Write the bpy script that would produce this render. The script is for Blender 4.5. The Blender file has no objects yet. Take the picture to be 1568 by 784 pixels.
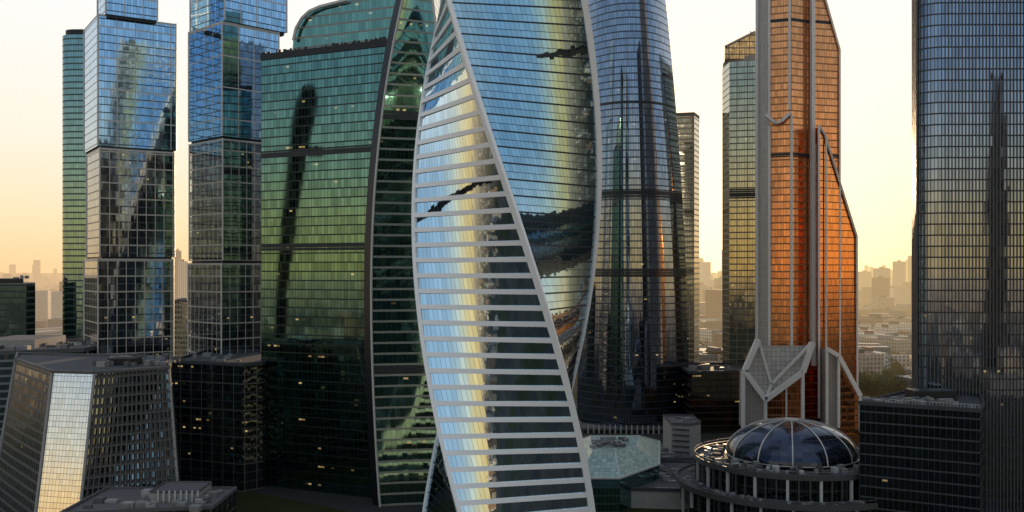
import bpy, bmesh, math, random
from mathutils import Vector
rad=math.radians
F=1500.0; H=90.0; HY=412.0
random.seed(7)
def X(px,d): return (px-784.0)/F*d
def Z(py,d): return H+(HY-py)/F*d
def C(px,d): return (X(px,d),d)
SUN_AZ=11.0; SUN_EL=5.0
S=Vector((math.sin(rad(SUN_AZ))*math.cos(rad(SUN_EL)),math.cos(rad(SUN_AZ))*math.cos(rad(SUN_EL)),math.sin(rad(SUN_EL))))
scene=bpy.context.scene
# ---------------------------------------------------------------- node helpers
def setin(nt,sock,v):
    if isinstance(v,bpy.types.NodeSocket): nt.links.new(v,sock)
    else:
        if isinstance(v,(tuple,list)) and len(v)==3 and sock.type=='RGBA': v=(*v,1)
        sock.default_value=v
def M(nt,op,a,b=None,c=None,clamp=False):
    n=nt.nodes.new('ShaderNodeMath'); n.operation=op; n.use_clamp=clamp
    for i,v in enumerate((a,b,c)):
        if v is not None: setin(nt,n.inputs[i],v)
    return n.outputs[0]
def VM(nt,op,a,b=None,s=None):
    n=nt.nodes.new('ShaderNodeVectorMath'); n.operation=op
    setin(nt,n.inputs[0],a)
    if b is not None: setin(nt,n.inputs[1],b)
    if s is not None: setin(nt,n.inputs[3],s)
    return n.outputs['Value'] if op in('LENGTH','DOT_PRODUCT') else n.outputs['Vector']
def MIX(nt,f,a,b,blend='MIX'):
    n=nt.nodes.new('ShaderNodeMix'); n.data_type='RGBA'; n.blend_type=blend
    setin(nt,n.inputs['Factor'],f)
    setin(nt,n.inputs[6],a); setin(nt,n.inputs[7],b)
    return n.outputs[2]
def RAMP(nt,f,stops,interp='LINEAR'):
    n=nt.nodes.new('ShaderNodeValToRGB'); cr=n.color_ramp; cr.interpolation=interp
    while len(cr.elements)<len(stops): cr.elements.new(0.5)
    for e,(p,c) in zip(cr.elements,stops):
        e.position=p; e.color=(*c,1) if len(c)==3 else c
    nt.links.new(f,n.inputs[0]); return n.outputs[0]
def SMOOTH(nt,v,a,b):
    n=nt.nodes.new('ShaderNodeMapRange'); n.interpolation_type='SMOOTHSTEP'
    setin(nt,n.inputs[0],v); n.inputs[1].default_value=a; n.inputs[2].default_value=b
    return n.outputs[0]
def PR(nt,**k):
    n=nt.nodes.new('ShaderNodeBsdfPrincipled')
    for a,v in k.items(): setin(nt,n.inputs[a.replace('_',' ')],v)
    return n.outputs[0]
def NOISE(nt,vec,scale,detail=3):
    n=nt.nodes.new('ShaderNodeTexNoise'); n.inputs['Scale'].default_value=scale; n.inputs['Detail'].default_value=detail
    nt.links.new(vec,n.inputs['Vector']); return n.outputs['Fac'],n.outputs['Color']
def newmat(name):
    m=bpy.data.materials.new(name); m.use_nodes=True; m.node_tree.nodes.clear(); return m,m.node_tree
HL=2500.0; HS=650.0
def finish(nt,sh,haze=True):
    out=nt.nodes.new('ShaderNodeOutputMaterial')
    if haze:  # aerial haze put into the material as emission, by distance and sun direction
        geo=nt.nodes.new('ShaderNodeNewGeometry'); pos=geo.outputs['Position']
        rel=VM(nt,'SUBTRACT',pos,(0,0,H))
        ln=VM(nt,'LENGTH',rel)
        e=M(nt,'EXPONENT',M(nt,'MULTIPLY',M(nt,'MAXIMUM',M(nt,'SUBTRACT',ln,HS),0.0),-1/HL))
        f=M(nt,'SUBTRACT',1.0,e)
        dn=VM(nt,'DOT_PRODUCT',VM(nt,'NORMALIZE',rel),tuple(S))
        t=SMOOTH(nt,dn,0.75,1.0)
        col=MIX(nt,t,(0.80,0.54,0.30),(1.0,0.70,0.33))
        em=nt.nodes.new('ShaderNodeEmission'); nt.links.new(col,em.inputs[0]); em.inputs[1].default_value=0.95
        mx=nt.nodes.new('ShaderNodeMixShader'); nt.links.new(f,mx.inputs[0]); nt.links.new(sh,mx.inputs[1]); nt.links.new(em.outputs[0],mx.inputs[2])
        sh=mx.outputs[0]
    nt.links.new(sh,out.inputs[0])
SEED=[1.0]
def facade(name,glass,pw=1.5,fh=3.8,mw=.08,sp=.12,mcol=(.05,.06,.07),scol=None,lit=0.0,litcol=(1,.70,.28),lits=1.0,jit=.003,rough=.03,var=.16,
           major=None,bands=(),bcol=(.02,.025,.03),haze=True,metal=1.0,fmetal=.3,frough=.45,wave=.005,spec=.5):
    m,nt=newmat(name); SEED[0]+=3.7; sd=SEED[0]
    uvn=nt.nodes.new('ShaderNodeUVMap'); uvn.uv_map='UVMap'
    sep=nt.nodes.new('ShaderNodeSeparateXYZ'); nt.links.new(uvn.outputs[0],sep.inputs[0])
    u,v=sep.outputs[0],sep.outputs[1]
    cu=M(nt,'DIVIDE',u,pw); cv=M(nt,'DIVIDE',v,fh)
    fu=M(nt,'FRACT',cu); fv=M(nt,'FRACT',cv)
    cmb=nt.nodes.new('ShaderNodeCombineXYZ')
    nt.links.new(M(nt,'FLOOR',cu),cmb.inputs[0]); nt.links.new(M(nt,'FLOOR',cv),cmb.inputs[1]); cmb.inputs[2].default_value=sd
    wn=nt.nodes.new('ShaderNodeTexWhiteNoise'); wn.noise_dimensions='3D'; nt.links.new(cmb.outputs[0],wn.inputs['Vector'])
    rc,rv=wn.outputs['Color'],wn.outputs['Value']
    geo=nt.nodes.new('ShaderNodeNewGeometry')
    j=VM(nt,'SCALE',VM(nt,'SUBTRACT',rc,(.5,.5,.5)),s=jit*2)
    _,nc=NOISE(nt,geo.outputs['Position'],.05,2)
    w=VM(nt,'SCALE',VM(nt,'SUBTRACT',nc,(.5,.5,.5)),s=wave*2)
    N=VM(nt,'NORMALIZE',VM(nt,'ADD',VM(nt,'ADD',geo.outputs['Normal'],j),w))
    fac=M(nt,'ADD',1-var,M(nt,'MULTIPLY',rv,var*1.6))
    gcol=VM(nt,'SCALE',glass,s=fac)
    sc=nt.nodes.new('ShaderNodeSeparateColor'); nt.links.new(rc,sc.inputs[0])
    isM=M(nt,'LESS_THAN',fu,mw); isS=M(nt,'LESS_THAN',fv,sp)
    kw={}
    if lit>0:
        vv=nt.nodes.new('ShaderNodeVectorMath'); vv.operation='MULTIPLY'; nt.links.new(cmb.outputs[0],vv.inputs[0]); vv.inputs[1].default_value=(.09,.8,1)
        nf,_=NOISE(nt,vv.outputs[0],1.0,2)
        cl=SMOOTH(nt,nf,.5,.72)
        th=M(nt,'SUBTRACT',1.0,M(nt,'MULTIPLY',cl,lit*2.5))
        on=M(nt,'GREATER_THAN',sc.outputs[1],th)
        inner=M(nt,'MULTIPLY',M(nt,'GREATER_THAN',fv,.68),M(nt,'LESS_THAN',fv,.86))
        on=M(nt,'MULTIPLY',on,inner)
        emis=M(nt,'MULTIPLY',on,M(nt,'MULTIPLY',M(nt,'POWER',sc.outputs[0],1.5),lits*.6))
        kw=dict(Emission_Color=litcol,Emission_Strength=emis)
    rg=M(nt,'ADD',rough,M(nt,'MULTIPLY',sc.outputs[2],rough))
    g=PR(nt,Base_Color=gcol,Metallic=metal,Roughness=rg,Normal=N,Specular_IOR_Level=spec,**kw)
    fcol=MIX(nt,isS,mcol,scol or mcol)
    mask=M(nt,'MAXIMUM',isM,isS)
    if major:
        mu,mv,wu,wv,mc=major
        a=M(nt,'LESS_THAN',M(nt,'FRACT',M(nt,'DIVIDE',u,mu)),wu/mu) if mu else 0.0
        b=M(nt,'LESS_THAN',M(nt,'FRACT',M(nt,'DIVIDE',v,mv)),wv/mv) if mv else 0.0
        mj=M(nt,'MAXIMUM',a,b); fcol=MIX(nt,mj,fcol,mc); mask=M(nt,'MAXIMUM',mask,mj)
    for (z0,z1) in bands:
        b=M(nt,'MULTIPLY',M(nt,'GREATER_THAN',v,z0),M(nt,'LESS_THAN',v,z1))
        fcol=MIX(nt,b,fcol,bcol); mask=M(nt,'MAXIMUM',mask,M(nt,'MULTIPLY',b,M(nt,'GREATER_THAN',M(nt,'FRACT',M(nt,'MULTIPLY',fv,3.0)),.12)))
    fr=PR(nt,Base_Color=fcol,Metallic=fmetal,Roughness=frough)
    mx=nt.nodes.new('ShaderNodeMixShader'); nt.links.new(mask,mx.inputs[0]); nt.links.new(g,mx.inputs[1]); nt.links.new(fr,mx.inputs[2])
    finish(nt,mx.outputs[0],haze); return m
def plain(name,col,rough=.6,metal=0.0,nv=.25,nscale=.6,haze=True):
    m,nt=newmat(name)
    geo=nt.nodes.new('ShaderNodeNewGeometry')
    nf,_=NOISE(nt,geo.outputs['Position'],nscale,5)
    f=M(nt,'ADD',1-nv,M(nt,'MULTIPLY',nf,nv*2))
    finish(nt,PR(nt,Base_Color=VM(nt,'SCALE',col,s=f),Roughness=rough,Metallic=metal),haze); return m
# ---------------------------------------------------------------- mesh builder
class MB:
    def __init__(s): s.v=[];s.f=[];s.uv=[];s.mi=[];s.sm=[];s.mats=[]
    def mid(s,m):
        if m not in s.mats: s.mats.append(m)
        return s.mats.index(m)
    def face(s,pts,m,uvs=None,smooth=False):
        b=len(s.v); s.v+= [tuple(p) for p in pts]; s.f.append(list(range(b,b+len(pts))))
        if uvs is None: uvs=[(p[0],p[1]) for p in pts]
        s.uv.append(uvs); s.mi.append(s.mid(m)); s.sm.append(smooth)
    def wall(s,a,b,z0,z1,m,u0=0,a2=None,b2=None):
        L=math.hypot(b[0]-a[0],b[1]-a[1]); a2=a2 or a; b2=b2 or b
        L2=math.hypot(b2[0]-a2[0],b2[1]-a2[1]); o=(L-L2)/2
        s.face([(a[0],a[1],z0),(b[0],b[1],z0),(b2[0],b2[1],z1),(a2[0],a2[1],z1)],m,[(u0,z0),(u0+L,z0),(u0+L-o,z1),(u0+o,z1)])
        return u0+L
    def grid(s,rows,m,smooth=True,u0=0,vf=None):
        b=len(s.v); nr=len(rows); nc=len(rows[0])
        ref=rows[nr//2]; us=[u0]
        for i in range(1,nc): us.append(us[-1]+(Vector(ref[i])-Vector(ref[i-1])).length)
        for r in rows: s.v+=[tuple(p) for p in r]
        k=s.mid(m)
        for i in range(nr-1):
            for j in range(nc-1):
                q=[(i,j),(i,j+1),(i+1,j+1),(i+1,j)]
                s.f.append([b+a*nc+c for a,c in q])
                s.uv.append([(us[c],(vf(a) if vf else rows[a][c][2])) for a,c in q]); s.mi.append(k); s.sm.append(smooth)
        return us[-1]
    def prism(s,fp,z0,z1,m,roof=None,top=None,u0=0,cap=True,parapet=0):
        top=top or fp; u=u0; n=len(fp); mm=m if isinstance(m,(list,tuple)) else [m]*n
        for i in range(n):
            j=(i+1)%n
            u=s.wall(fp[i],fp[j],z0,z1,mm[i],u,top[i],top[j])
        if cap:
            s.face([(p[0],p[1],z1) for p in top],roof or mm[0])
        if parapet:
            cx=sum(p[0] for p in top)/n; cy=sum(p[1] for p in top)/n
            sc=lambda p,o:(p[0]+(p[0]-cx)*o,p[1]+(p[1]-cy)*o)
            out=[sc(p,.012) for p in top]; inn=[sc(p,-.02) for p in top]
            for i in range(n):
                j=(i+1)%n
                s.face([(*out[i],z1-.3),(*out[j],z1-.3),(*out[j],z1+parapet),(*out[i],z1+parapet)],roof)
                s.face([(*inn[j],z1),(*inn[i],z1),(*inn[i],z1+parapet),(*inn[j],z1+parapet)],roof)
                s.face([(*out[i],z1+parapet),(*out[j],z1+parapet),(*inn[j],z1+parapet),(*inn[i],z1+parapet)],roof)
    def box(s,c,sz,m,rot=0):
        x,y,z=c; a,b,h=sz[0]/2,sz[1]/2,sz[2]; cs,sn=math.cos(rot),math.sin(rot)
        fp=[(x+cs*p-sn*q,y+sn*p+cs*q) for p,q in((-a,-b),(a,-b),(a,b),(-a,b))]
        s.prism(fp,z,z+h,m,m)
        s.face([(p[0],p[1],z) for p in reversed(fp)],m)
    def beam(s,p,q,w,m,t=None):
        p=Vector(p);q=Vector(q);d=(q-p).normalized(); t=t or w
        up=Vector((0,-1,0)) if abs(d.y)<.9 else Vector((0,0,1))
        a=d.cross(up).normalized()*w/2; b=d.cross(a).normalized()*t/2
        k=[a+b,a-b,-a-b,-a+b]
        for i in range(4):
            j=(i+1)%4; s.face([p+k[i],q+k[i],q+k[j],p+k[j]],m)
        s.face([p+e for e in k],m); s.face([q+e for e in reversed(k)],m)
    def front(s,poly,d,th,m,side=None,k=0,p0=0,rad_=False):
        P=[]
        for px,py in poly:
            dd=d+k*(px-p0); P.append((X(px,dd),dd,Z(py,dd)))
        sx=math.sqrt(1+(k*F/d)**2) if k else 1
        s.face(P,m,[(p[0]*sx,p[2]) for p in P])
        n=len(P)
        bk=lambda p:(p[0]*(1+th/p[1]*.9) if rad_ else p[0],p[1]+th,p[2])
        for i in range(n):
            a,b=P[i],P[(i+1)%n]
            a2=bk(a); b2=bk(b)
            s.face([a,b,b2,a2],side or m,[(a[1],a[2]),(b[1],b[2]),(b2[1],b2[2]),(a2[1],a2[2])])
        s.face([bk(p) for p in reversed(P)],side or m,[(p[0],p[2]) for p in reversed(P)])
    def clutter(s,x0,x1,y0,y1,z,n,m,rng,hmax=3):
        for _ in range(n):
            x=rng.uniform(x0,x1);y=rng.uniform(y0,y1)
            s.box((x,y,z),(rng.uniform(1,4),rng.uniform(1,4),rng.uniform(.6,hmax)),rng.choice(m))
    def obj(s,name,parent=None):
        me=bpy.data.meshes.new(name); me.from_pydata(s.v,[],s.f)
        uvl=me.uv_layers.new(name='UVMap'); flat=[]
        for uv in s.uv:
            for a in uv: flat+= [a[0],a[1]]
        uvl.data.foreach_set('uv',flat)
        me.polygons.foreach_set('material_index',s.mi); me.polygons.foreach_set('use_smooth',s.sm)
        for m in s.mats: me.materials.append(m)
        me.update(); o=bpy.data.objects.new(name,me); scene.collection.objects.link(o)
        if parent: o.parent=parent
        return o
def empty(name):
    o=bpy.data.objects.new(name,None); scene.collection.objects.link(o); return o
def sq(c,s,al,s2=None):
    al=rad(al); s2=s2 or s; r=(math.cos(al)*s,math.sin(al)*s); l=(-math.sin(al)*s2,math.cos(al)*s2)
    return [c,(c[0]+r[0],c[1]+r[1]),(c[0]+r[0]+l[0],c[1]+r[1]+l[1]),(c[0]+l[0],c[1]+l[1])]
R=random.Random(3)
# ---------------------------------------------------------------- common materials
roofg=plain('roof_grey',(.10,.09,.09),.85)
roofd=plain('roof_dark',(.045,.045,.05),.8)
white=plain('white_panel',(.90,.88,.86),.35,0,.05,.2)
offw=plain('pale_metal',(.50,.49,.47),.4,.2,.1,.3)
dark=plain('dark_metal',(.02,.022,.025),.4,.5,.2)
conc=plain('concrete',(.30,.28,.26),.8,0,.2,.4)
stone=plain('dark_stone',(.10,.092,.085),.75,0,.2,.4)
equip=[plain('vent_metal',(.22,.22,.22),.6,.3),roofg,plain('roof_concrete',(.19,.175,.16),.8)]
# ================================================================ twisted skyscraper
def evolution():
    par=empty('twisted_skyscraper')
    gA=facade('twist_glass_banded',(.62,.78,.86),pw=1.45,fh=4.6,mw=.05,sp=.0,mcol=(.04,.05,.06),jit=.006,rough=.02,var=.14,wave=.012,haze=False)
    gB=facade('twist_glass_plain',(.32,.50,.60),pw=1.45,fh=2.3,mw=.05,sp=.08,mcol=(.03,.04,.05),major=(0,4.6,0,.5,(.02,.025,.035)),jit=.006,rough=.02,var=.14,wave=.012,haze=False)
    cx,cy=-1.6,302.0; Rr=28.4
    th=lambda z: rad(11.8-.67*(z-96.4))
    def cor(k,z):
        a=th(z)+k*math.pi/2; return Vector((cx+Rr*math.sin(a),cy-Rr*math.cos(a),z))
    fh=4.6; nf=53; zs=[i*fh/2 for i in range(nf*2+1)]
    for k in range(4):
        mb=MB(); rows=[]
        for z in zs:
            a,b=cor(k-1,z),cor(k,z); rows.append([a.lerp(b,t/18) for t in range(19)])
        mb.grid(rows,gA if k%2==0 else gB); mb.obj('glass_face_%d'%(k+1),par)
    mb=MB()
    for k in (-1,1):
        for f in range(nf):
            z0=f*fh; z1=z0+1.35
            fr=[]
            for z in (z0,(z0+z1)/2,z1):
                a,b=cor(k,z),cor(k+1,z); t=(b-a).normalized(); n=Vector((t.y,-t.x,0))
                fr.append([a.lerp(b,i/12)+n*.45 for i in range(13)])
            mb.grid(fr,white,False)
            mb.grid([[p-n*.6 for p in fr[0]],fr[0]],white,False)
            mb.grid([fr[2],[p-n*.6 for p in fr[2]]],white,False)
    mb.obj('floor_bands',par)
    mb=MB()
    for k in range(4):
        A=[];B=[];Cc=[];A2=[];B2=[]
        w=1.3
        for z in zs:
            c=cor(k,z); p=cor(k-1,z); q=cor(k+1,z)
            t1=(c-p).normalized(); n1=Vector((t1.y,-t1.x,0)); t2=(q-c).normalized(); n2=Vector((t2.y,-t2.x,0))
            Cc.append(c+(n1+n2)*.6)
            A.append(c-t1*w+n1*.6); A2.append(c-t1*w-n1*.2)
            B.append(c+t2*w*.5+n2*.6); B2.append(c+t2*w*.5-n2*.2)
        mb.grid([list(x) for x in zip(A2,A)],white,True); mb.grid([list(x) for x in zip(A,Cc)],white,True)
        mb.grid([list(x) for x in zip(Cc,B)],white,True); mb.grid([list(x) for x in zip(B,B2)],white,True)
    mb.obj('corner_ribbons',par)
    z=zs[-1]; mb=MB(); mb.face([cor(k,z) for k in range(4)],roofg); mb.obj('roof',par)
evolution()
# ================================================================ green skyscraper
def imperia():
    par=empty('green_glass_skyscraper')
    g=facade('green_glass',(.13,.26,.235),pw=1.6,fh=3.7,mw=.09,sp=.14,mcol=(.008,.016,.015),scol=(.01,.022,.02),lit=.10,lits=.8,jit=.0012,var=.28,wave=.0025,major=(0,3.7,0,.45,(.008,.022,.02)),bands=((97.5,100.5),(136,139)),haze=False)
    g2=facade('green_glass_curved',(.17,.32,.27),pw=1.6,fh=4.1,mw=.05,sp=.1,mcol=(.02,.035,.03),lit=.08,lits=.8,jit=.004,var=.22,major=(0,4.1,0,.8,(.22,.24,.21)),bands=((50,53),(147,150.5)),haze=False)
    mb=MB(); zt=Z(93,408)
    fp=[C(400,408),C(604,380),(X(604,380)+8,430),(X(400,408)+4,452)]
    mb.prism(fp,0,zt,g,roofd); mb.obj('main_block',par)
    mb=MB(); f2=[(fp[0][0]-.3,fp[0][1]-.3),(fp[1][0],fp[1][1]-.6),(fp[2][0]+.3,fp[2][1]),(fp[3][0]-.3,fp[3][1]+.3)]
    mb.prism(f2,zt+.02,zt+2.6,dark,dark)
    for i in range(70):
        t=R.random(); x=f2[0][0]+(f2[1][0]-f2[0][0])*t; y=f2[0][1]+(f2[1][1]-f2[0][1])*t+1
        mb.box((x,y,zt+2.6),(R.uniform(.4,1.4),.8,R.uniform(.3,1.3)),equip[0] if i%3==0 else dark)
    mb.obj('roof_parapet',par)
    mb=MB()
    poly=[(446,100),(449,62),(453,44),(462,28),(474,17),(490,10),(530,0),(580,-12),(640,-25),(640,100)]
    mb.front(poly,404,20,g2,g2,k=-.12,p0=446)
    for a,b in zip(poly[1:6],poly[2:7]):
        da=402-.12*(a[0]-446);db=402-.12*(b[0]-446)
        mb.beam((X(a[0],da),da,Z(a[1],da)),(X(b[0],db),db,Z(b[1],db)),1.0,offw)
    d=400
    mb.front([(480,22),(480,12),(520,2),(560,-6),(560,10)],d,4,dark,dark)
    mb.obj('curved_crown',par)
    ks=[(-260,690),(-100,640),(0,616),(100,596),(200,582),(300,573),(400,569),(500,569),(600,572),(700,577),(784,583),(900,593)]
    kr=[(-260,640),(-100,650),(0,664),(100,674),(200,684),(400,705),(900,735)]
    def itp(t,y):
        for (a,b),(c,e) in zip(t,t[1:]):
            if a<=y<=c: s=(y-a)/(c-a); return b+(e-b)*s
        return t[-1][1]
    def itps(t,y): return (itp(t,max(-259,y-35))+itp(t,y)+itp(t,min(899,y+35)))/3
    rows=[];dk=[];rb=[];sd=[];d0=370
    zz=[i*3.0 for i in range(0,79)]
    for z in zz:
        y=HY-(z-H)/d0*F; y=max(-259,min(899,y))
        l=itps(ks,y); r=itps(kr,y); r=max(r,l+2)
        row=[]
        for i in range(9):
            p=l+(r-l)*i/8; dd=d0+10*(i/8)+1.5*math.cos(i/8*math.pi)
            row.append((X(p,dd),dd,z))
        rows.append(row)
        dk.append([(X(l-13,d0+3),d0+5,z),(X(l-2,d0),d0+1.2,z)])
        rb.append([(X(l-3,d0),d0+1,z),(X(l-2.4,d0),d0+.2,z),(X(l,d0),d0+.2,z),(X(l+.5,d0),d0+1.8,z)])
        sd.append([row[-1],(row[-1][0]+2,d0+60,z)])
    mb=MB(); mb.grid(rows,g2); mb.grid(sd,g2); mb.obj('curved_wing',par)
    mb=MB(); mb.grid(dk,dark); mb.grid(rb,offw,False)
    mb.grid([[ (r[-1][0]-.5,r[-1][1]-.4,r[-1][2]),(r[-1][0]+.5,r[-1][1]-.4,r[-1][2])] for r in rows],offw,False)
    mb.obj('wing_trim',par)
imperia()
# ================================================================ stacked block skyscrapers
gC=facade('stacked_glass',(.36,.57,.78),pw=1.35,fh=3.6,mw=.07,sp=.13,mcol=(.09,.11,.14),scol=(.06,.08,.11),lit=.0,jit=.003,wave=.004,var=.22,major=(8.1,14.4,.45,.6,(.5,.48,.45)))
gC2=facade('stacked_glass_grid',(.28,.34,.40),pw=1.35,fh=3.6,mw=.09,sp=.16,mcol=(.07,.08,.09),scol=(.06,.065,.08),lit=.04,lits=.7,jit=.005,wave=.005,var=.40,major=(4.05,7.2,.4,.6,(.48,.44,.39)))
gC3=facade('stacked_glass_low',(.20,.25,.30),pw=1.35,fh=3.6,mw=.09,sp=.18,mcol=(.03,.035,.04),lit=.10,lits=.8,jit=.01,var=.4,major=(5.4,10.8,.4,.4,(.12,.11,.10)))
def stack(name,d,blocks,al):
    mb=MB()
    for (pc,w,y0,y1,m) in blocks:
        z0,z1=Z(y0,d),Z(y1,d)
        if y0>=700: z0=0
        fp=sq(C(pc,d),w[0],al,w[1]); mb.prism(fp,z0+.9,z1,m,roofd)
        mb.face([(p[0],p[1],z0+.9) for p in reversed(fp)],roofd)
        cc=(sum(p[0] for p in fp)/4,sum(p[1] for p in fp)/4)
        ins=[(p[0]+(cc[0]-p[0])*.06,p[1]+(cc[1]-p[1])*.06) for p in fp]
        mb.prism(ins,z0-.6,z0+.9,dark,dark)
        for p in fp: mb.prism([(p[0]-.3,p[1]-.3),(p[0]+.3,p[1]-.3),(p[0]+.3,p[1]+.3),(p[0]-.3,p[1]+.3)],z0+.95,z1+.5,offw,offw)
        out=[(p[0]-(cc[0]-p[0])*.006,p[1]-(cc[1]-p[1])*.006) for p in fp]
        mb.prism(out,z1-.5,z1+.35,offw,roofd)
    mb.obj(name)
stack('stacked_block_skyscraper',450,[(162,(23,20),24,-120,gC),(150,(35,36),226,22,gC),(153,(33.4,34),396,227,gC2),(150,(33.8,36),720,397,gC2)],33)
stack('stacked_block_skyscraper',446,[(344,(33,32),34,-160,gC),(340,(30,31),211,33,gC),(341,(30,31),402,213,gC2),(339,(30,31),720,404,gC2)],46)
mb=MB(); fp=[C(260,410),C(372,396),C(402,402),(X(402,402),470),(X(260,410),470)]
mb.prism(fp,0,Z(556,405),gC3,roofd,parapet=1)
mb.clutter(X(270,410),X(390,410),412,440,Z(556,405),10,equip,R,2); mb.obj('office_podium')
gT=facade('teal_glass',(.22,.36,.36),pw=1.5,fh=3.6,mw=.08,sp=.25,mcol=(.05,.07,.07),scol=(.03,.06,.06),lit=.0,var=.15,major=(0,3.6,0,.5,(.08,.12,.12)))
mb=MB(); cx,cy=X(138,560),585; zt_=Z(54,570)
ring=[]
for i in range(40):
    a=i*2*math.pi/40; c_,s_=math.cos(a),math.sin(a); e=.55
    ring.append((cx+14*math.copysign(abs(c_)**e,c_),cy+17*math.copysign(abs(s_)**e,s_)))
mn=min((p[0]/p[1]) for p in ring); off=(96-784)/F-mn; ring=[(p[0]+off*cy,p[1]) for p in ring]
mb.grid([[ (p[0],p[1],z) for p in ring+ring[:1]] for z in (0,60,120,180,zt_)],gT)
mb.face([(p[0],p[1],zt_) for p in ring],roofd)
cx+=off*cy
ins=[(p[0]*.9+cx*.1,p[1]*.9+cy*.1) for p in ring]
mb.grid([[ (p[0],p[1],z) for p in ins+ins[:1]] for z in (zt_,zt_+3.5)],dark); mb.face([(p[0],p[1],zt_+3.5) for p in ins],roofd)
mb.obj('rounded_glass_tower')
# ================================================================ left foreground office with canted faces
def podium():
    par=empty('canted_office_building')
    gl=facade('canted_mirror_glass',(.80,.80,.80),pw=1.3,fh=1.9,mw=.07,sp=.07,mcol=(.12,.11,.1),jit=.005,var=.12,wave=.012,haze=False)
    gg=facade('canted_grid',(.20,.25,.26),pw=2.5,fh=3.3,mw=.24,sp=.30,mcol=(.07,.065,.06),scol=(.065,.06,.055),fmetal=0,frough=.6,lit=.05,lits=.6,jit=.01,var=.5,haze=False)
    zt=Z(573,332)
    A,B,Cc=C(80,338),C(145,334),C(259,352); L=C(24,385); Bk=C(262,396); Bl=C(27,410)
    A0,B0,C0=C(50,329),C(118,325),C(277,343); L0=C(-14,378); Bk0=C(279,398); Bl0=C(-10,412)
    top=[A,B,Cc,Bk,Bl,L]; bot=[A0,B0,C0,Bk0,Bl0,L0]
    mb=MB(); mb.prism(bot,0,zt,[gl,gg,gg,gg,gg,gg],roofd,top=top); mb.obj('facade',par)
    mb=MB()
    for a,b in ((A0,A),(B0,B),(C0,Cc),(L0,L)):
        mb.beam((a[0],a[1]-.1,0),(b[0],b[1]-.1,zt),.8,conc)
    n=len(top)
    for i in range(n):
        a,b=top[i],top[(i+1)%n]; mb.beam((a[0],a[1],zt+.3),(b[0],b[1],zt+.3),.9,stone,1.4)
    for i in range(1,18):
        t=i/18; a=(B0[0]+(C0[0]-B0[0])*t,B0[1]+(C0[1]-B0[1])*t-.25); b=(B[0]+(Cc[0]-B[0])*t,B[1]+(Cc[1]-B[1])*t-.25)
        mb.beam((*a,0),(*b,zt),.34,stone,.7)
    for i in range(1,17):
        s=i*3.3/zt
        if s>=1: break
        pt=lambda P0,P:(P0[0]+(P[0]-P0[0])*s,P0[1]+(P[1]-P0[1])*s-.2,i*3.3)
        mb.beam(pt(B0,B),pt(C0,Cc),.55,stone,.5)
    mb.obj('stone_frame',par)
    mb=MB(); x0,x1=A[0]+4,Cc[0]-4
    for i in range(46):
        t=R.random(); x=x0+(x1-x0)*t; y=R.uniform(356,390)
        mb.box((x,y,zt),(R.uniform(.8,3.5),R.uniform(.8,3),R.uniform(.5,2.2)),R.choice(equip+[conc]))
    mb.box((x0+10,366,zt),(10,8,2.5),dark); mb.obj('roof_equipment',par)
podium()
mb=MB(); gL=facade('striped_office',(.25,.36,.40),pw=1.5,fh=3.3,mw=.06,sp=.3,mcol=(.08,.09,.1),scol=(.22,.23,.24),lit=.0,jit=.01)
z=Z(541,430); fp=[(X(-60,420),420),(X(128,440),440),(X(128,440),500),(X(-60,420),500)]
mb.prism(fp,0,z,gL,roofg,parapet=1.5); mb.clutter(X(0,440),X(115,440),446,490,z,16,equip,R,2.2)
mb.prism([(X(-60,440),452),(X(40,450),458),(X(40,450),490),(X(-60,440),490)],z,z+4,conc,roofg); mb.obj('office_building')
mb=MB(); gD=facade('dark_teal_office',(.06,.12,.14),pw=1.6,fh=3.5,mw=.08,sp=.3,mcol=(.015,.022,.026),scol=(.02,.035,.04),lit=.0,haze=False)
mb.prism([C(-90,560),C(40,540),C(54,548),C(54,600),(X(-90,566),620)],0,Z(434,548),gD,roofd)
mb.prism([C(-90,566),C(36,556),C(36,590),(X(-90,566),600)],Z(434,548),Z(427,552),dark,roofd)
mb.clutter(X(-10,560),X(30,560),565,585,Z(427,552),4,equip,R,2); mb.obj('dark_office_block')
mb=MB(); zz=Z(778,300)
mb.prism([(X(110,300),292),(X(325,300),300),(X(325,300),326),(X(110,300),326)],0,zz,gC3,roofg,parapet=.8)
mb.clutter(X(130,300),X(310,300),296,322,zz,40,equip+[conc],R,1.8)
mb.prism([(X(215,300),308),(X(290,300),308),(X(290,300),322),(X(215,300),322)],zz,zz+3,conc,roofg,parapet=.5)
for i in range(8):
    x=X(225+i*9,298); mb.box((x,307.4,zz),(.5,.5,3.6),offw)
mb.obj('service_building')
gM=facade('lit_midrise',(.5,.5,.45),pw=1.8,fh=3.3,mw=.3,sp=.4,mcol=(.4,.3,.2),scol=(.42,.32,.22),lit=.25,fmetal=0)
mb=MB(); mb.prism([C(262,640),C(290,640),(X(290,640),670),(X(262,640),670)],0,Z(462,640),gM,roofg,parapet=1); mb.clutter(X(265,640),X(285,640),642,665,Z(462,640),5,equip,R); mb.obj('midrise_building')
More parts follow.
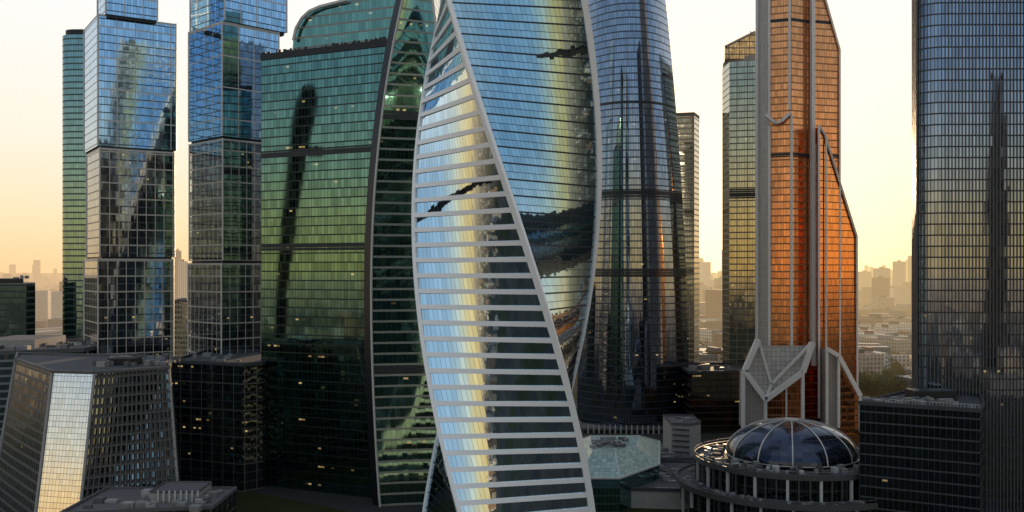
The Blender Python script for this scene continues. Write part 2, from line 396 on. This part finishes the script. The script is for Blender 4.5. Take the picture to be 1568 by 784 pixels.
# ================================================================ tapered blue skyscraper
def federation():
    par=empty('tapered_blue_skyscraper')
    d=560
    zb=lambda y:Z(y,d-14)
    g=facade('tapered_blue_glass',(.24,.30,.39),pw=1.5,fh=3.9,mw=.09,sp=.18,mcol=(.035,.04,.055),scol=(.02,.028,.045),lit=.03,lits=.7,jit=.003,var=.22,major=(0,3.9,0,.55,(.035,.045,.07)),
        bands=((zb(303),zb(289)),(zb(424),zb(413)),(zb(158),zb(154))),haze=False)
    rows=[];back=[]
    for i in range(0,46):
        z=i*7.0; y=HY-(z-H)/d*F; t=(650-y)/650; t=max(t,-.2)
        l=885+16*abs(t)**1.5; r=1059-36*t*abs(t)
        if y<0: r-= (-y)*.02
        xl=X(l,d);xr=X(r,d); row=[]
        for j in range(25):
            a=j/24; x=xl+(xr-xl)*a
            yy=d+8-22*(1-abs(2*a-1)**2.2)
            row.append((x,yy,z))
        rows.append(row); back.append([row[-1],(row[-1][0]-4,d+30,z),(row[0][0]+8,d+44,z),row[0]])
    mb=MB(); mb.grid(rows,g); mb.grid(back,g,False); mb.face(rows[-1]+back[-1][1:3],roofd); mb.obj('facade',par)
    mb=MB(); zt=Z(655,545)
    for i in range(22):
        x=X(900+i*8.2,540); mb.box((x,534+3*abs(i-11)/11,0),(.7,.7,zt+3),offw)
    mb.prism([C(893,538),C(1076,538),(X(1076,538),575),(X(893,538),575)],0,zt,dark,roofg,parapet=.8)
    mb.obj('base_colonnade',par)
federation()
gS=facade('pale_slab_glass',(.55,.52,.42),pw=1.5,fh=3.6,mw=.12,sp=.3,mcol=(.3,.26,.18),scol=(.24,.21,.15),lit=.0)
mb=MB(); mb.prism([C(1025,660),C(1063,655),C(1071,672),C(1071,700),(X(1025,660),700)],0,Z(178,660),gS,roofg,parapet=2)
mb.clutter(X(1045,660),X(1060,660),664,690,Z(178,660),6,equip,R,4); mb.obj('slab_tower')
gG=facade('olive_glass',(.38,.38,.29),pw=1.5,fh=3.7,mw=.1,sp=.2,mcol=(.05,.055,.045),lit=.03,lits=.6,major=(6,3.7,.5,.5,(.14,.15,.13)),bands=((Z(304,570),Z(289,570)),),haze=False)
mb=MB(); fp=[C(1106,592),C(1117,572),C(1178,566),C(1178,610),C(1108,612)]
mb.prism(fp,0,Z(96,575),gG,roofd)
mb.prism([(p[0]+(.4 if i in(0,4) else -.3),p[1]+.4) for i,p in enumerate(fp)],Z(96,575),Z(88,575),conc,roofd)
mb.front([(1110,90),(1110,72),(1156,50),(1178,50),(1178,90)],570,30,gG,gG,rad_=True)
mb.beam((X(1110,569),569,Z(72,570)),(X(1156,569),569,Z(49,570)),1.1,conc)
for i in range(8): mb.box((X(1150+i*3,575),576,Z(50,570)),(.5,.5,R.uniform(1,4)),dark)
mb.obj('olive_glass_tower')
# ================================================================ bronze skyscraper
def mercury():
    par=empty('bronze_glass_skyscraper'); d=480
    bd=((Z(242,480),Z(236,480)),(Z(36,480),Z(31,480)))
    go=facade('bronze_glass',(.86,.35,.14),pw=1.35,fh=3.4,mw=.10,sp=.20,mcol=(.28,.12,.05),scol=(.32,.14,.06),jit=.004,var=.22,rough=.12,bands=bd,haze=False)
    gd=facade('bronze_glass_dark',(.80,.32,.11),pw=1.35,fh=3.4,mw=.08,sp=.14,mcol=(.08,.04,.02),jit=.004,var=.25,rough=.04,haze=False)
    lv=facade('grey_louvres',(.30,.27,.25),pw=.9,fh=3.4,mw=.45,sp=.12,mcol=(.42,.37,.33),scol=(.38,.34,.30),metal=.4,rough=.35,fmetal=.1,jit=.0,var=.1,haze=False)
    pn=facade('grey_panels',(.55,.52,.49),pw=2.2,fh=2.2,mw=.08,sp=.08,mcol=(.2,.19,.18),metal=.3,rough=.4,fmetal=.1,jit=.0,var=.12,haze=False)
    fr=plain('frame_stone',(.74,.70,.66),.45,.1,.1,haze=False)
    zt=Z(-170,d)
    mb=MB(); bk=520
    P=[C(1159,486),C(1178,479),C(1212,475),C(1245,481),C(1245,bk),C(1160,bk)]
    mb.prism(P,0,zt,[lv,go,go,lv,lv,lv],roofd); mb.obj('shaft',par)
    mb=MB()
    mb.front([(1245,655),(1245,-110),(1256,-30),(1286,76),(1286,655)],479,36,go,gd,k=.10,p0=1245,rad_=True)
    mb.front([(1254,655),(1254,192),(1263,206),(1312,362),(1313,655)],473,40,gd,gd,k=.30,p0=1254,rad_=True)
    mb.obj('stepped_wings',par)
    mb=MB()
    def ln(pts,dd,w,k=0,p0=0,t=None):
        for a,b in zip(pts,pts[1:]):
            da=dd+k*(a[0]-p0);db=dd+k*(b[0]-p0)
            mb.beam((X(a[0],da),da,Z(a[1],da)),(X(b[0],db),db,Z(b[1],db)),w,fr,t)
    ln([(1178,560),(1178,192)],478,1.1); ln([(1178,182),(1178,-160)],478,.9); ln([(1159,520),(1159,-160)],485.5,1.2)
    ln([(1212,560),(1212,176)],474,1.1); ln([(1209,168),(1209,-160)],474,1.0)
    ln([(1172,176),(1186,188),(1196,186),(1211,172)],474,1.3,t=2.0)
    ln([(1245,560),(1245,-160)],477.5,1.7); ln([(1241,520),(1241,-160)],479.5,.6)
    ln([(1286,655),(1286,76),(1256,-30)],478.3,.8,.10,1245)
    ln([(1254,640),(1254,192),(1263,206),(1312,362),(1313,655)],472,.9,.30,1254)
    ln([(1265,600),(1265,214)],471.7,.7,.30,1254)
    ln([(1249,220),(1249,560)],478,.6)
    ln([(1161,520),(1140,568),(1172,612),(1229,570),(1244,524)],462,2.4,t=2.8)
    ln([(1161,520),(1181,588),(1244,524)],463,1.2); ln([(1181,588),(1172,612)],463,1.2)
    ln([(1138,570),(1138,655)],462,1.6); ln([(1172,612),(1172,655)],462,1.4); ln([(1229,570),(1229,655)],462,1.5)
    ln([(1204,590),(1204,655)],462,.7)
    ln([(1266,534),(1284,545),(1317,606)],462,2.0,t=2.4); ln([(1266,534),(1266,655)],462,1.3); ln([(1284,545),(1284,655)],462,1.2); ln([(1317,606),(1317,660)],462,1.2)
    mb.obj('frame_beams',par)
    mb=MB()
    mb.front([(1161,522),(1181,588),(1244,526),(1229,570),(1172,612),(1140,569)],464,6,pn,lv)
    mb.front([(1163,530),(1240,530),(1181,588)],465.5,4,pn,lv)
    mb.front([(1140,569),(1172,612),(1172,655),(1139,655)],464.5,10,lv,lv)
    mb.front([(1172,612),(1229,570),(1229,655),(1172,655)],465,10,go,gd)
    mb.front([(1266,535),(1284,546),(1284,655),(1266,655)],464,10,lv,lv)
    mb.front([(1284,546),(1317,607),(1317,655),(1284,655)],464.6,8,gd,gd)
    mb.prism([C(1139,465),C(1317,465),C(1317,520),C(1139,520)],0,Z(654,465),gd,roofd)
    mb.obj('flared_base',par)
mercury()
gH=facade('dark_gold_lowrise',(.2,.18,.13),pw=1.6,fh=3.6,mw=.1,sp=.3,mcol=(.03,.03,.03),lit=.06,lits=.7,haze=False)
mb=MB(); z=Z(570,540); mb.prism([C(1056,535),C(1160,540),(X(1160,540),585),(X(1056,535),585)],0,z,gH,roofd,parapet=1.2)
mb.clutter(X(1065,540),X(1130,540),545,575,z,10,equip,R,3); mb.obj('lowrise_office')
# ================================================================ right foreground tower with fins
def finned():
    par=empty('finned_skyscraper'); d=332
    g=facade('finned_glass',(.26,.32,.41),pw=1.15,fh=3.75,mw=.0,sp=.14,mcol=(.03,.035,.045),scol=(.03,.034,.045),lit=.01,lits=.6,jit=.003,var=.22,haze=False)
    fin=plain('fin_metal',(.13,.12,.115),.45,.3,.1,haze=False)
    r=8; cxl=X(1396,d+r)+r*1.02
    path=[C(1399,400),C(1397.5,370)]
    for i in range(10):
        a=rad(202+i*68/9); path.append((cxl+r*math.cos(a),d+r+r*math.sin(a)))
    e=path[-1]; path+=[(e[0]+14,d-.3),(e[0]+28,d-.5),(e[0]+42,d-.2),(e[0]+72,d+2)]
    rows=[[(p[0],p[1],z) for p in path] for z in [i*20 for i in range(14)]]
    mb=MB(); mb.grid(rows,g); e=path[-1]; mb.grid([[(*e,z),(e[0]+3,e[1]+66,z),(*path[0],z)] for z in (0,260)],g,False)
    mb.face([(p[0],p[1],260) for p in path]+[(e[0]+3,e[1]+66,260)],roofd); mb.obj('facade',par)
    mb=MB(); sp=1.15; acc=0
    for a,b in zip(path,path[1:]):
        L=math.hypot(b[0]-a[0],b[1]-a[1]); tx,ty=(b[0]-a[0])/L,(b[1]-a[1])/L
        while acc<L:
            x,y=a[0]+tx*acc,a[1]+ty*acc; n=(ty,-tx)
            h=.10; o=.38
            q=[(x-tx*h-n[0]*.05,y-ty*h-n[1]*.05),(x-tx*h+n[0]*o,y-ty*h+n[1]*o),(x+tx*h+n[0]*o,y+ty*h+n[1]*o),(x+tx*h-n[0]*.05,y+ty*h-n[1]*.05)]
            for i in range(3): mb.face([(*q[i],0),(*q[i+1],0),(*q[i+1],260),(*q[i],260)],fin)
            acc+=sp
        acc-=L
    mb.obj('vertical_fins',par)
finned()
gK=facade('black_glass_block',(.08,.11,.13),pw=1.7,fh=3.4,mw=.08,sp=.14,mcol=(.03,.035,.04),scol=(.05,.06,.07),lit=.02,lits=.5,jit=.008,haze=False)
mb=MB(); z=Z(628,300)
fp=[C(1316,314),C(1500,297),C(1507,312),C(1500,335),C(1395,346)]
mb.prism(fp,0,z,gK,roofd,parapet=.9)
for i in range(44):
    t=R.random(); q=R.uniform(.1,.9); x=fp[0][0]*(1-t)+fp[1][0]*t; y=fp[0][1]*(1-t)+fp[1][1]*t+3+q*20*(.3+.7*t)
    mb.box((x+5*q,y,z),(R.uniform(.8,4),R.uniform(.8,3),R.uniform(.4,1.8)),R.choice(equip))
for i in range(36):
    t=i/35; x=fp[0][0]*(1-t)+fp[1][0]*t; y=fp[0][1]*(1-t)+fp[1][1]*t+.4
    mb.box((x,y,z+.9),(.08,.08,1.1),offw)
mb.beam((fp[0][0],fp[0][1]+.4,z+2),(fp[1][0],fp[1][1]+.4,z+2),.1,offw)
mb.box((X(1425,325),325,z),(14,8,3.2),dark); mb.obj('black_glass_office')
# ================================================================ domed round building
def domed():
    par=empty('domed_building'); cx,cy=X(1212,348),348.0
    gdome=facade('dome_glass',(.045,.055,.085),pw=1.8,fh=1.6,mw=.06,sp=.08,mcol=(.04,.04,.045),jit=.010,var=.3,rough=.08,haze=False,metal=.9)
    gdr=facade('drum_glass',(.10,.11,.12),pw=1.6,fh=3.6,mw=.1,sp=.2,mcol=(.02,.02,.02),lit=.03,lits=.6,haze=False)
    rb=plain('dome_ribs',(.5,.47,.44),.4,.3,haze=False)
    rim=plain('rim_metal',(.06,.058,.058),.6,.2,haze=False)
    zb=Z(700,348)+1; rD=22.5; hD=12.2
    def circ(r,z,n=72): return [(cx+r*math.cos(2*math.pi*i/n),cy+r*math.sin(2*math.pi*i/n),z) for i in range(n+1)]
    prof=[]
    for i in range(15):
        a=i/14*math.pi/2; prof.append((rD*math.cos(a)**.9 if i<14 else .3,zb+hD*math.sin(a)))
    mb=MB()
    mb.grid([circ(r,z) for r,z in prof],gdome); mb.obj('dome',par)
    mb=MB()
    for k in range(12):
        a=2*math.pi*(k+.5)/12
        for (r0,z0),(r1,z1) in zip(prof,prof[1:]):
            mb.beam((cx+(r0+.15)*math.cos(a),cy+(r0+.15)*math.sin(a),z0+.1),(cx+(r1+.15)*math.cos(a),cy+(r1+.15)*math.sin(a),z1+.1),.36,rb)
    for rr,zz in ((rD+.4,zb),(3.2,prof[12][1]+.5)):
        c=circ(rr,zz,48)
        for a,b in zip(c,c[1:]): mb.beam(a,b,.35,rb)
    mb.grid([circ(2.6,zb+hD-.2,24),circ(2.6,zb+hD+.5,24),circ(.2,zb+hD+.8,24)],rb,False)
    mb.obj('dome_ribs',par)
    r1=34; z1=zb-1.2; r2=40.5; z2=z1-8
    mb=MB()
    mb.grid([circ(r1-1.5,0),circ(r1-1.5,z1)],gdr)
    mb.grid([circ(rD,z1+.02),circ(r1-.2,z1)][::-1],roofd,False)
    mb.grid([circ(r1,z1-1.0),circ(r1,z1+.8),circ(r1-.5,z1+.8),circ(r1-.5,z1)],rim,False)
    mb.grid([circ(r1-1.5,z1-1.0),circ(r1,z1-1.0)],rim,False)
    mb.grid([circ(r1-1.5,z2),circ(r2,z2)][::-1],roofd,False)
    mb.grid([circ(r2,z2-1.2),circ(r2,z2+.7),circ(r2-.5,z2+.7),circ(r2-.5,z2)],rim,False)
    mb.grid([circ(r2-3,z2-1.2),circ(r2,z2-1.2)],dark,False)
    mb.grid([circ(r2-3,0),circ(r2-3,z2-1.2)],gdr)
    mb.obj('drum',par)
    mb=MB()
    for i in range(60):
        a=2*math.pi*i/60; mb.box((cx+(r1-.7)*math.cos(a),cy+(r1-.7)*math.sin(a),z2+.05),(.4 if i%3 else .9,.8,(z1-1.0)-z2-.1),offw if i%3==0 else rim,a+math.pi/2)
    for i in range(48):
        b=2*math.pi*i/48; h_=R.choice([.55,.8,1.0])*(z2-1.3)
        mb.box((cx+(r2-1.9)*math.cos(b),cy+(r2-1.9)*math.sin(b),z2-1.3-h_*.8),(.4 if i%2 else .8,.8,h_*.8-.02),offw if i%2==0 else rim,b+math.pi/2)
    for r_,z_ in ((r1-.2,z1+.8),(r2-.2,z2+.7)):
        for i in range(120):
            a=2*math.pi*i/120; mb.box((cx+r_*math.cos(a),cy+r_*math.sin(a),z_),(.08,.08,1.0),rim)
        c=circ(r_,z_+1.0,90)
        for p,q in zip(c,c[1:]): mb.beam(p,q,.08,equip[0])
    mb.obj('columns_and_railings',par)
    mb=MB()
    for i in range(180):
        a=R.uniform(0,2*math.pi); r=R.uniform(rD+2,r1-2)
        mb.box((cx+r*math.cos(a),cy+r*math.sin(a),z1),(R.uniform(.6,2.6),R.uniform(.6,2.2),R.uniform(.4,2.4)),R.choice(equip+[rim,rim,offw,roofd]),a)
    for i in range(110):
        a=R.uniform(0,2*math.pi); r=R.uniform(r1+1,r2-1.5)
        mb.box((cx+r*math.cos(a),cy+r*math.sin(a),z2),(R.uniform(.5,2),R.uniform(.5,1.6),R.uniform(.3,1.3)),R.choice(equip+[roofd]),a)
    mb.obj('roof_equipment',par)
domed()
# ================================================================ low buildings centre right
def lows():
    mb=MB(); gt=facade('teal_lowrise',(.16,.32,.32),pw=1.5,fh=3.0,mw=.08,sp=.16,mcol=(.03,.06,.06),lit=.03,lits=.6,haze=False)
    pg=facade('pale_green_roof',(.30,.40,.35),pw=2.0,fh=2.0,mw=.08,sp=.08,mcol=(.13,.18,.16),metal=.3,rough=.3,var=.3,haze=False)
    z=Z(725,372)
    fp=[(X(880,372),362),(X(945,372),362),(X(1012,384),388),(X(1010,440),440),(X(880,440),440)]
    mb.prism(fp,0,z,gt,roofg)
    cx,cy=X(935,400),402
    inn=[(cx+(p[0]-cx)*.55,cy+(p[1]-cy)*.5) for p in fp]; zt=z+6
    n=len(fp)
    for i in range(n):
        j=(i+1)%n; a,b,c,e=fp[i],fp[j],inn[j],inn[i]
        L=math.hypot(b[0]-a[0],b[1]-a[1])
        mb.face([(*a,z+.3),(*b,z+.3),(*c,zt),(*e,zt)],pg,[(0,0),(L,0),(L*.78,16),(L*.22,16)])
        mb.beam((*a,z+.3),(*e,zt),.45,offw); mb.beam((*a,z+.3),(*b,z+.3),.6,offw); mb.beam((*e,zt),(*c,zt),.4,offw)
    mb.face([(*p,zt) for p in inn],pg)
    mb.clutter(cx-8,cx+8,cy-10,cy+12,zt,22,equip,R,1.5); mb.obj('green_roofed_hall')
    mb=MB(); z=Z(742,378); fp=[(X(965,372),369),(X(1062,372),366),(X(1075,400),420),(X(1000,400),424)]
    mb.prism(fp,0,z,[conc,conc,conc,conc],roofd,parapet=1.0); mb.clutter(X(1000,380),X(1060,385),375,415,z,22,equip,R,1.6)
    mb.prism([(X(1000,378),368.5),(X(1060,378),366.2),(X(1060,378),369),(X(1000,378),372)],z-9,z+.4,conc,conc); mb.obj('lowrise_annex')
    mb=MB(); z=Z(650,455)
    mb.prism([C(1028,455),C(1056,452),C(1073,458),(X(1073,458),480),(X(1028,455),480)],0,z,conc,roofg,parapet=1)
    for i in range(5): mb.beam((X(1030,454),454.2,z-2-i*2.6),(X(1056,451.3),451.3,z-2-i*2.6),.5,roofd)
    mb.clutter(X(1035,460),X(1065,460),460,475,z,5,equip,R,2); mb.obj('plant_building')
    mb=MB(); z=Z(708,440)
    mb.prism([(X(985,430),446),(X(1080,430),444),(X(1085,470),492),(X(985,470),492)],0,z,gt,roofd,parapet=1); mb.clutter(X(1000,440),X(1075,450),450,488,z,34,equip+[conc],R,2.4); mb.obj('lowrise_office')
lows()
# ================================================================ unseen dark towers added beside / behind the viewpoint to be mirrored in facades
gR=facade('matt_dark_tower',(.008,.010,.013),pw=1.6,fh=3.6,mw=.1,sp=.25,mcol=(.012,.012,.012),lit=.03,lits=.4,metal=0,rough=.4,fmetal=0,frough=.8,spec=.1,haze=False)
def blade_tower():  # added out of view, outline shaped to mirror as a dark arch in green glass
    prof=[(900,420,438),(784,421,438),(600,424,441),(460,427,444),(400,431,450),(350,435,457),(300,440,464),(240,446,474),(200,450,481),(180,453,485),(160,457,488),(146,462,488),(136,467,485),(129,473,479)]
    P0=Vector((-309,289,0)); perp=Vector((-.447,.894,0)); rr=Vector((-.894,-.447,0)); sc=.43
    rows=[]
    for y,a,b in prof:
        z=max(0,90+(412-y)*.429)
        L=P0+perp*((458-a)*sc); Q=P0+perp*((458-b)*sc)
        t=rr*5
        rows.append([(*( L-t)[:2],z),(*(Q-t)[:2],z),(*(Q+t)[:2],z),(*(L+t)[:2],z),(*(L-t)[:2],z)])
    mb=MB(); mb.grid(rows,gR,False); mb.face(rows[-1][:4],gR)
    z0,z1=90+(412-238)*.429,90+(412-224)*.429
    L=P0+perp*((458-452)*sc);Q=P0+perp*((458-498)*sc); t=rr*4
    fp=[(L-t)[:2],(Q-t)[:2],(Q+t)[:2],(L+t)[:2]]; mb.prism([tuple(p) for p in fp],z0,z1,gR,gR)
    mb.obj('curved_reflection_tower')
blade_tower()
def btower(x,y,w,dp,h,steps=3,rot=0):
    mb=MB(); z=0
    for i in range(steps):
        f=1-.16*i; hh=h*(.62 if i==0 else .38/(steps-1)) if steps>1 else h
        mb.box((x+R.uniform(-1,1)*i,y,z),(w*f,dp*f,hh),gR,rot); z+=hh+.01
    mb.obj('reflection_tower')
btower(392,-160,26,26,250,4,.3)  # added out of view to give the finned facade a dark reflection
# ================================================================ ground, roads
def ground():
    m,nt=newmat('ground_mix')
    geo=nt.nodes.new('ShaderNodeNewGeometry'); p=geo.outputs['Position']
    a,_=NOISE(nt,p,.006,4); b,_=NOISE(nt,p,.08,6)
    vo=nt.nodes.new('ShaderNodeTexVoronoi'); vo.feature='DISTANCE_TO_EDGE'; vo.inputs['Scale'].default_value=.009; nt.links.new(p,vo.inputs['Vector'])
    green=MIX(nt,b,(.012,.018,.006),(.04,.045,.015)); grey=MIX(nt,b,(.03,.027,.025),(.08,.07,.06))
    c=MIX(nt,SMOOTH(nt,a,.45,.55),green,grey)
    c=MIX(nt,M(nt,'LESS_THAN',vo.outputs['Distance'],.06),c,(.035,.035,.037))
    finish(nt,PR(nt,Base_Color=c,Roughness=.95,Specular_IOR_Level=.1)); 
    mb=MB(); L=14000
    mb.face([(-L,-L,0),(L,-L,0),(L,L*1.6,0),(-L,L*1.6,0)],m); mb.obj('ground')
    asp=plain('asphalt',(.05,.05,.052),.85,0,.2,.3); mk=plain('road_paint',(.7,.7,.68),.6); kerb=plain('kerb_stone',(.3,.29,.27),.8)
    mb=MB()
    def road(p,q,w,lift):
        p=Vector((*p,0));q=Vector((*q,0));t=(q-p).normalized();n=Vector((t.y,-t.x,0)); l=Vector((0,0,lift))
        mb.face([p+n*w/2+l,q+n*w/2+l,q-n*w/2+l,p-n*w/2+l],asp)
        L=(q-p).length; s=0
        while s<L-4:
            a=p+t*s;b=p+t*(s+4); z=Vector((0,0,lift+.014))
            mb.face([a+n*.12+z,b+n*.12+z,b-n*.12+z,a-n*.12+z],mk); s+=10
        for sg in(-1,1):
            mb.beam(p+n*sg*(w/2+.15)+Vector((0,0,.06+lift)),q+n*sg*(w/2+.15)+Vector((0,0,.06+lift)),.3,kerb,.14)
    road((-500,345),(500,285),14,.004); road((190,300),(420,1100),14,.008); road((-700,640),(900,640),18,.012); mb.obj('road')
ground()
# ================================================================ distant city
def wallwin(name,wall,lit=.03):
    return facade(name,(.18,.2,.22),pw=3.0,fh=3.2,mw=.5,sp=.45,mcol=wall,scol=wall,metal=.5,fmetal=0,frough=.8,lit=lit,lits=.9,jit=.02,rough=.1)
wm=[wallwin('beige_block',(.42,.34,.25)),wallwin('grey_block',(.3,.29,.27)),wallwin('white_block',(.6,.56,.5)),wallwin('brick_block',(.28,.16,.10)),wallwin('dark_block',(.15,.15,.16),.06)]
rfs=[roofg,plain('roof_rust',(.2,.11,.07),.8),plain('roof_pale',(.35,.32,.29),.8)]
mb=MB(); rc=random.Random(11)
def bld(x,y,w,l,h,rot):
    m=rc.choice(wm); cs,sn=math.cos(rot),math.sin(rot)
    fp=[(x+cs*p-sn*q,y+sn*p+cs*q) for p,q in((-w/2,-l/2),(w/2,-l/2),(w/2,l/2),(-w/2,l/2))]
    mb.prism(fp,0,h,m,rc.choice(rfs))
    if rc.random()<.5: mb.box((x,y,h),(w*.3,l*.3,3),rc.choice(rfs),rot)
for i in range(5600):
    y=620+6800*rc.random()**1.35; x=rc.uniform(-.62,.62)*y
    px=784+x/y*F
    if y<760 and (px<1080 ): continue
    if 1300<px<1400 and y<720: continue
    if px<140 and 2000<y<3300 and rc.random()<.92: continue
    h=rc.choice([9,12,15,15,18,24,28])
    if y>1300 and rc.random()<.14: h=rc.uniform(40,75)
    if y>2200 and rc.random()<.05: h=rc.uniform(80,140)
    w=rc.uniform(10,18); l=rc.uniform(18,60)
    if h>35: w=rc.uniform(16,26);l=rc.uniform(16,34)
    bld(x,y,w,l,h,rc.choice([.2,.2+math.pi/2,.5,-.3]))
for i in range(1700):
    a=rc.uniform(0,2*math.pi); r=rc.uniform(300,3500); x,y=r*math.cos(a),r*math.sin(a)
    if y>150 and abs(x)<y*.85: continue
    if y>0 and abs(x)<500: continue
    bld(x,y,rc.uniform(14,26),rc.uniform(20,50),rc.choice([9,12,15,18,24,30]),rc.uniform(0,3))
bld(X(272,1500),1500,11,14,Z(384,1500),.3); bld(X(280,1490),1490,14,14,Z(400,1490),.3)
bld(X(1350,2300),2300,28,30,Z(412,2300)+2,.1); bld(X(1340,1250),1250,14,50,30,1.4); bld(X(1372,1150),1150,14,40,26,1.5)
for i in range(46):
    y=rc.uniform(740,1500); px=rc.uniform(1308,1398); bld(X(px,y),y,rc.uniform(11,16),rc.uniform(22,44),rc.choice([14,18,22,28]),rc.choice([1.4,1.5,.1,1.2]))
mb.obj('distant_city_buildings')
mb=MB(); mb.prism([C(58,1500),C(96,1500),C(96,1560),C(60,1560)],0,Z(488,1500),white,rfs[2]); mb.prism([C(66,1490),C(97,1490),C(97,1500),C(66,1500)],0,Z(497,1490),conc,rfs[2]); mb.obj('white_hall')
# ================================================================ trees
lm=plain('bark',(.09,.06,.04),.9)
m2,nt=newmat('foliage'); oi=nt.nodes.new('ShaderNodeObjectInfo'); geo=nt.nodes.new('ShaderNodeNewGeometry')
nf,_=NOISE(nt,geo.outputs['Position'],.8,2)
c=MIX(nt,nf,(.03,.05,.012),(.10,.11,.03)); c=MIX(nt,M(nt,'MULTIPLY',oi.outputs['Random'],.5),c,(.10,.08,.02))
finish(nt,PR(nt,Base_Color=c,Roughness=.8))
def tree_mesh(seed):
    r=random.Random(seed)
    mb=MB()
    def limb(p,q,r0,r1,n=6):
        p=Vector(p);q=Vector(q);d=(q-p).normalized();a=d.orthogonal().normalized();b=d.cross(a)
        A=[p+(a*math.cos(t)+b*math.sin(t))*r0 for t in [i*2*math.pi/n for i in range(n+1)]]
        B=[q+(a*math.cos(t)+b*math.sin(t))*r1 for t in [i*2*math.pi/n for i in range(n+1)]]
        mb.grid([A,B],lm)
    limb((0,0,0),(0.1,0,5),.32,.2); limb((.1,0,5),(0,.2,9),.2,.08)
    cl=[]
    for i in range(9):
        a=r.uniform(0,6.28); z=r.uniform(3.2,7); L=r.uniform(2,3.6); q=(L*math.cos(a),L*math.sin(a),z+r.uniform(.8,2.5)); limb((0.05,0,z),q,.12,.04,4); cl.append((q,r.uniform(1.2,2)))
    for i in range(7): cl.append(((r.uniform(-1.8,1.8),r.uniform(-1.8,1.8),r.uniform(6,10.5)),r.uniform(1.2,2)))
    for (c,rr) in cl:
        for k in range(60):
            d=Vector((r.gauss(0,1),r.gauss(0,1),r.gauss(0,1))).normalized()*rr*r.random()**.4
            p=Vector(c)+d; u=Vector((r.gauss(0,1),r.gauss(0,1),r.gauss(0,1))).normalized(); v=u.orthogonal().normalized(); s=r.uniform(.22,.45)
            mb.face([p-u*s,p+v*s*.7,p+u*s,p-v*s*.7],m2)
    o=mb.obj('tree_source'); me=o.data; bpy.data.objects.remove(o); return me
tms=[tree_mesh(s) for s in (1,2,3)]
tp=empty('park_trees'); rt=random.Random(5); k=0
def tree(x,y,s):
    global k; k+=1
    o=bpy.data.objects.new('tree_%d'%k,rt.choice(tms)); scene.collection.objects.link(o); o.parent=tp
    o.location=(x,y,0); o.rotation_euler=(0,0,rt.uniform(0,6.28)); o.scale=(s,s,s*rt.uniform(.85,1.2))
for i in range(240):
    y=rt.uniform(650,900); px=rt.uniform(1300,1400); tree(X(px,y),y,rt.uniform(.9,1.6))
for i in range(800):
    y=900+1500*rt.random(); px=rt.uniform(1060,1420); tree(X(px,y),y,rt.uniform(.9,1.7))
for i in range(90):
    y=rt.uniform(655,760); px=rt.uniform(1075,1110); tree(X(px,y),y,rt.uniform(1,1.6))
for i in range(1500):
    y=rt.uniform(1600,3300); px=rt.uniform(-20,300); tree(X(px,y),y,rt.uniform(1.3,2.2))
# ================================================================ world
w=bpy.data.worlds.new('World'); scene.world=w; w.use_nodes=True; nt=w.node_tree; nt.nodes.clear()
tc=nt.nodes.new('ShaderNodeTexCoord'); dr=tc.outputs['Generated']
sep=nt.nodes.new('ShaderNodeSeparateXYZ'); nt.links.new(dr,sep.inputs[0]); zc=M(nt,'MAXIMUM',sep.outputs[2],0.0)
flat=nt.nodes.new('ShaderNodeCombineXYZ'); nt.links.new(sep.outputs[0],flat.inputs[0]); nt.links.new(sep.outputs[1],flat.inputs[1])
az=VM(nt,'DOT_PRODUCT',VM(nt,'NORMALIZE',flat.outputs[0]),(math.sin(rad(SUN_AZ)),math.cos(rad(SUN_AZ)),0))
front=RAMP(nt,zc,[(0,(1.0,.68,.36)),(.05,(1.0,.79,.52)),(.13,(1.0,.91,.77)),(.24,(.98,.97,.94)),(.5,(.66,.74,.84)),(1,(.38,.50,.68))])
backr=RAMP(nt,zc,[(0,(1.0,.64,.25)),(.055,(1.0,.72,.36)),(.11,(.74,.72,.60)),(.19,(.42,.55,.68)),(.4,(.34,.50,.68)),(.6,(.55,.62,.70)),(1,(.48,.55,.66))])
t=SMOOTH(nt,az,-.1,.8)
col=MIX(nt,t,backr,front)
dn=VM(nt,'DOT_PRODUCT',VM(nt,'NORMALIZE',dr),tuple(S))
gl=M(nt,'POWER',M(nt,'MAXIMUM',dn,0.0),45.0)
col=MIX(nt,M(nt,'MULTIPLY',gl,.9),col,(1.6,1.3,.86))
sky=nt.nodes.new('ShaderNodeTexSky'); sky.sky_type='NISHITA'; sky.sun_disc=False; sky.sun_elevation=rad(SUN_EL); sky.sun_rotation=rad(SUN_AZ)
sk=VM(nt,'SCALE',sky.outputs[0],s=.14)
col=MIX(nt,.08,col,sk)
bg=nt.nodes.new('ShaderNodeBackground'); nt.links.new(col,bg.inputs[0]); bg.inputs[1].default_value=1.06
o=nt.nodes.new('ShaderNodeOutputWorld'); nt.links.new(bg.outputs[0],o.inputs[0])
sl=bpy.data.lights.new('sun','SUN'); sl.energy=3.5; sl.angle=rad(.6); sl.color=(1,.68,.38)
so=bpy.data.objects.new('sun',sl); scene.collection.objects.link(so); so.rotation_euler=(-S).to_track_quat('-Z','Y').to_euler()
# camera
cd=bpy.data.cameras.new('camera'); cam=bpy.data.objects.new('camera',cd); scene.collection.objects.link(cam)
cd.sensor_fit='HORIZONTAL'; cd.sensor_width=36; cd.lens=36*F/1568; cd.clip_start=1; cd.clip_end=40000
cam.location=(0,0,H); cam.rotation_euler=(rad(90),0,0); cd.shift_y=(HY-392)/1568
scene.camera=cam
scene.view_settings.view_transform='Standard'; scene.view_settings.look='None'; scene.view_settings.exposure=0
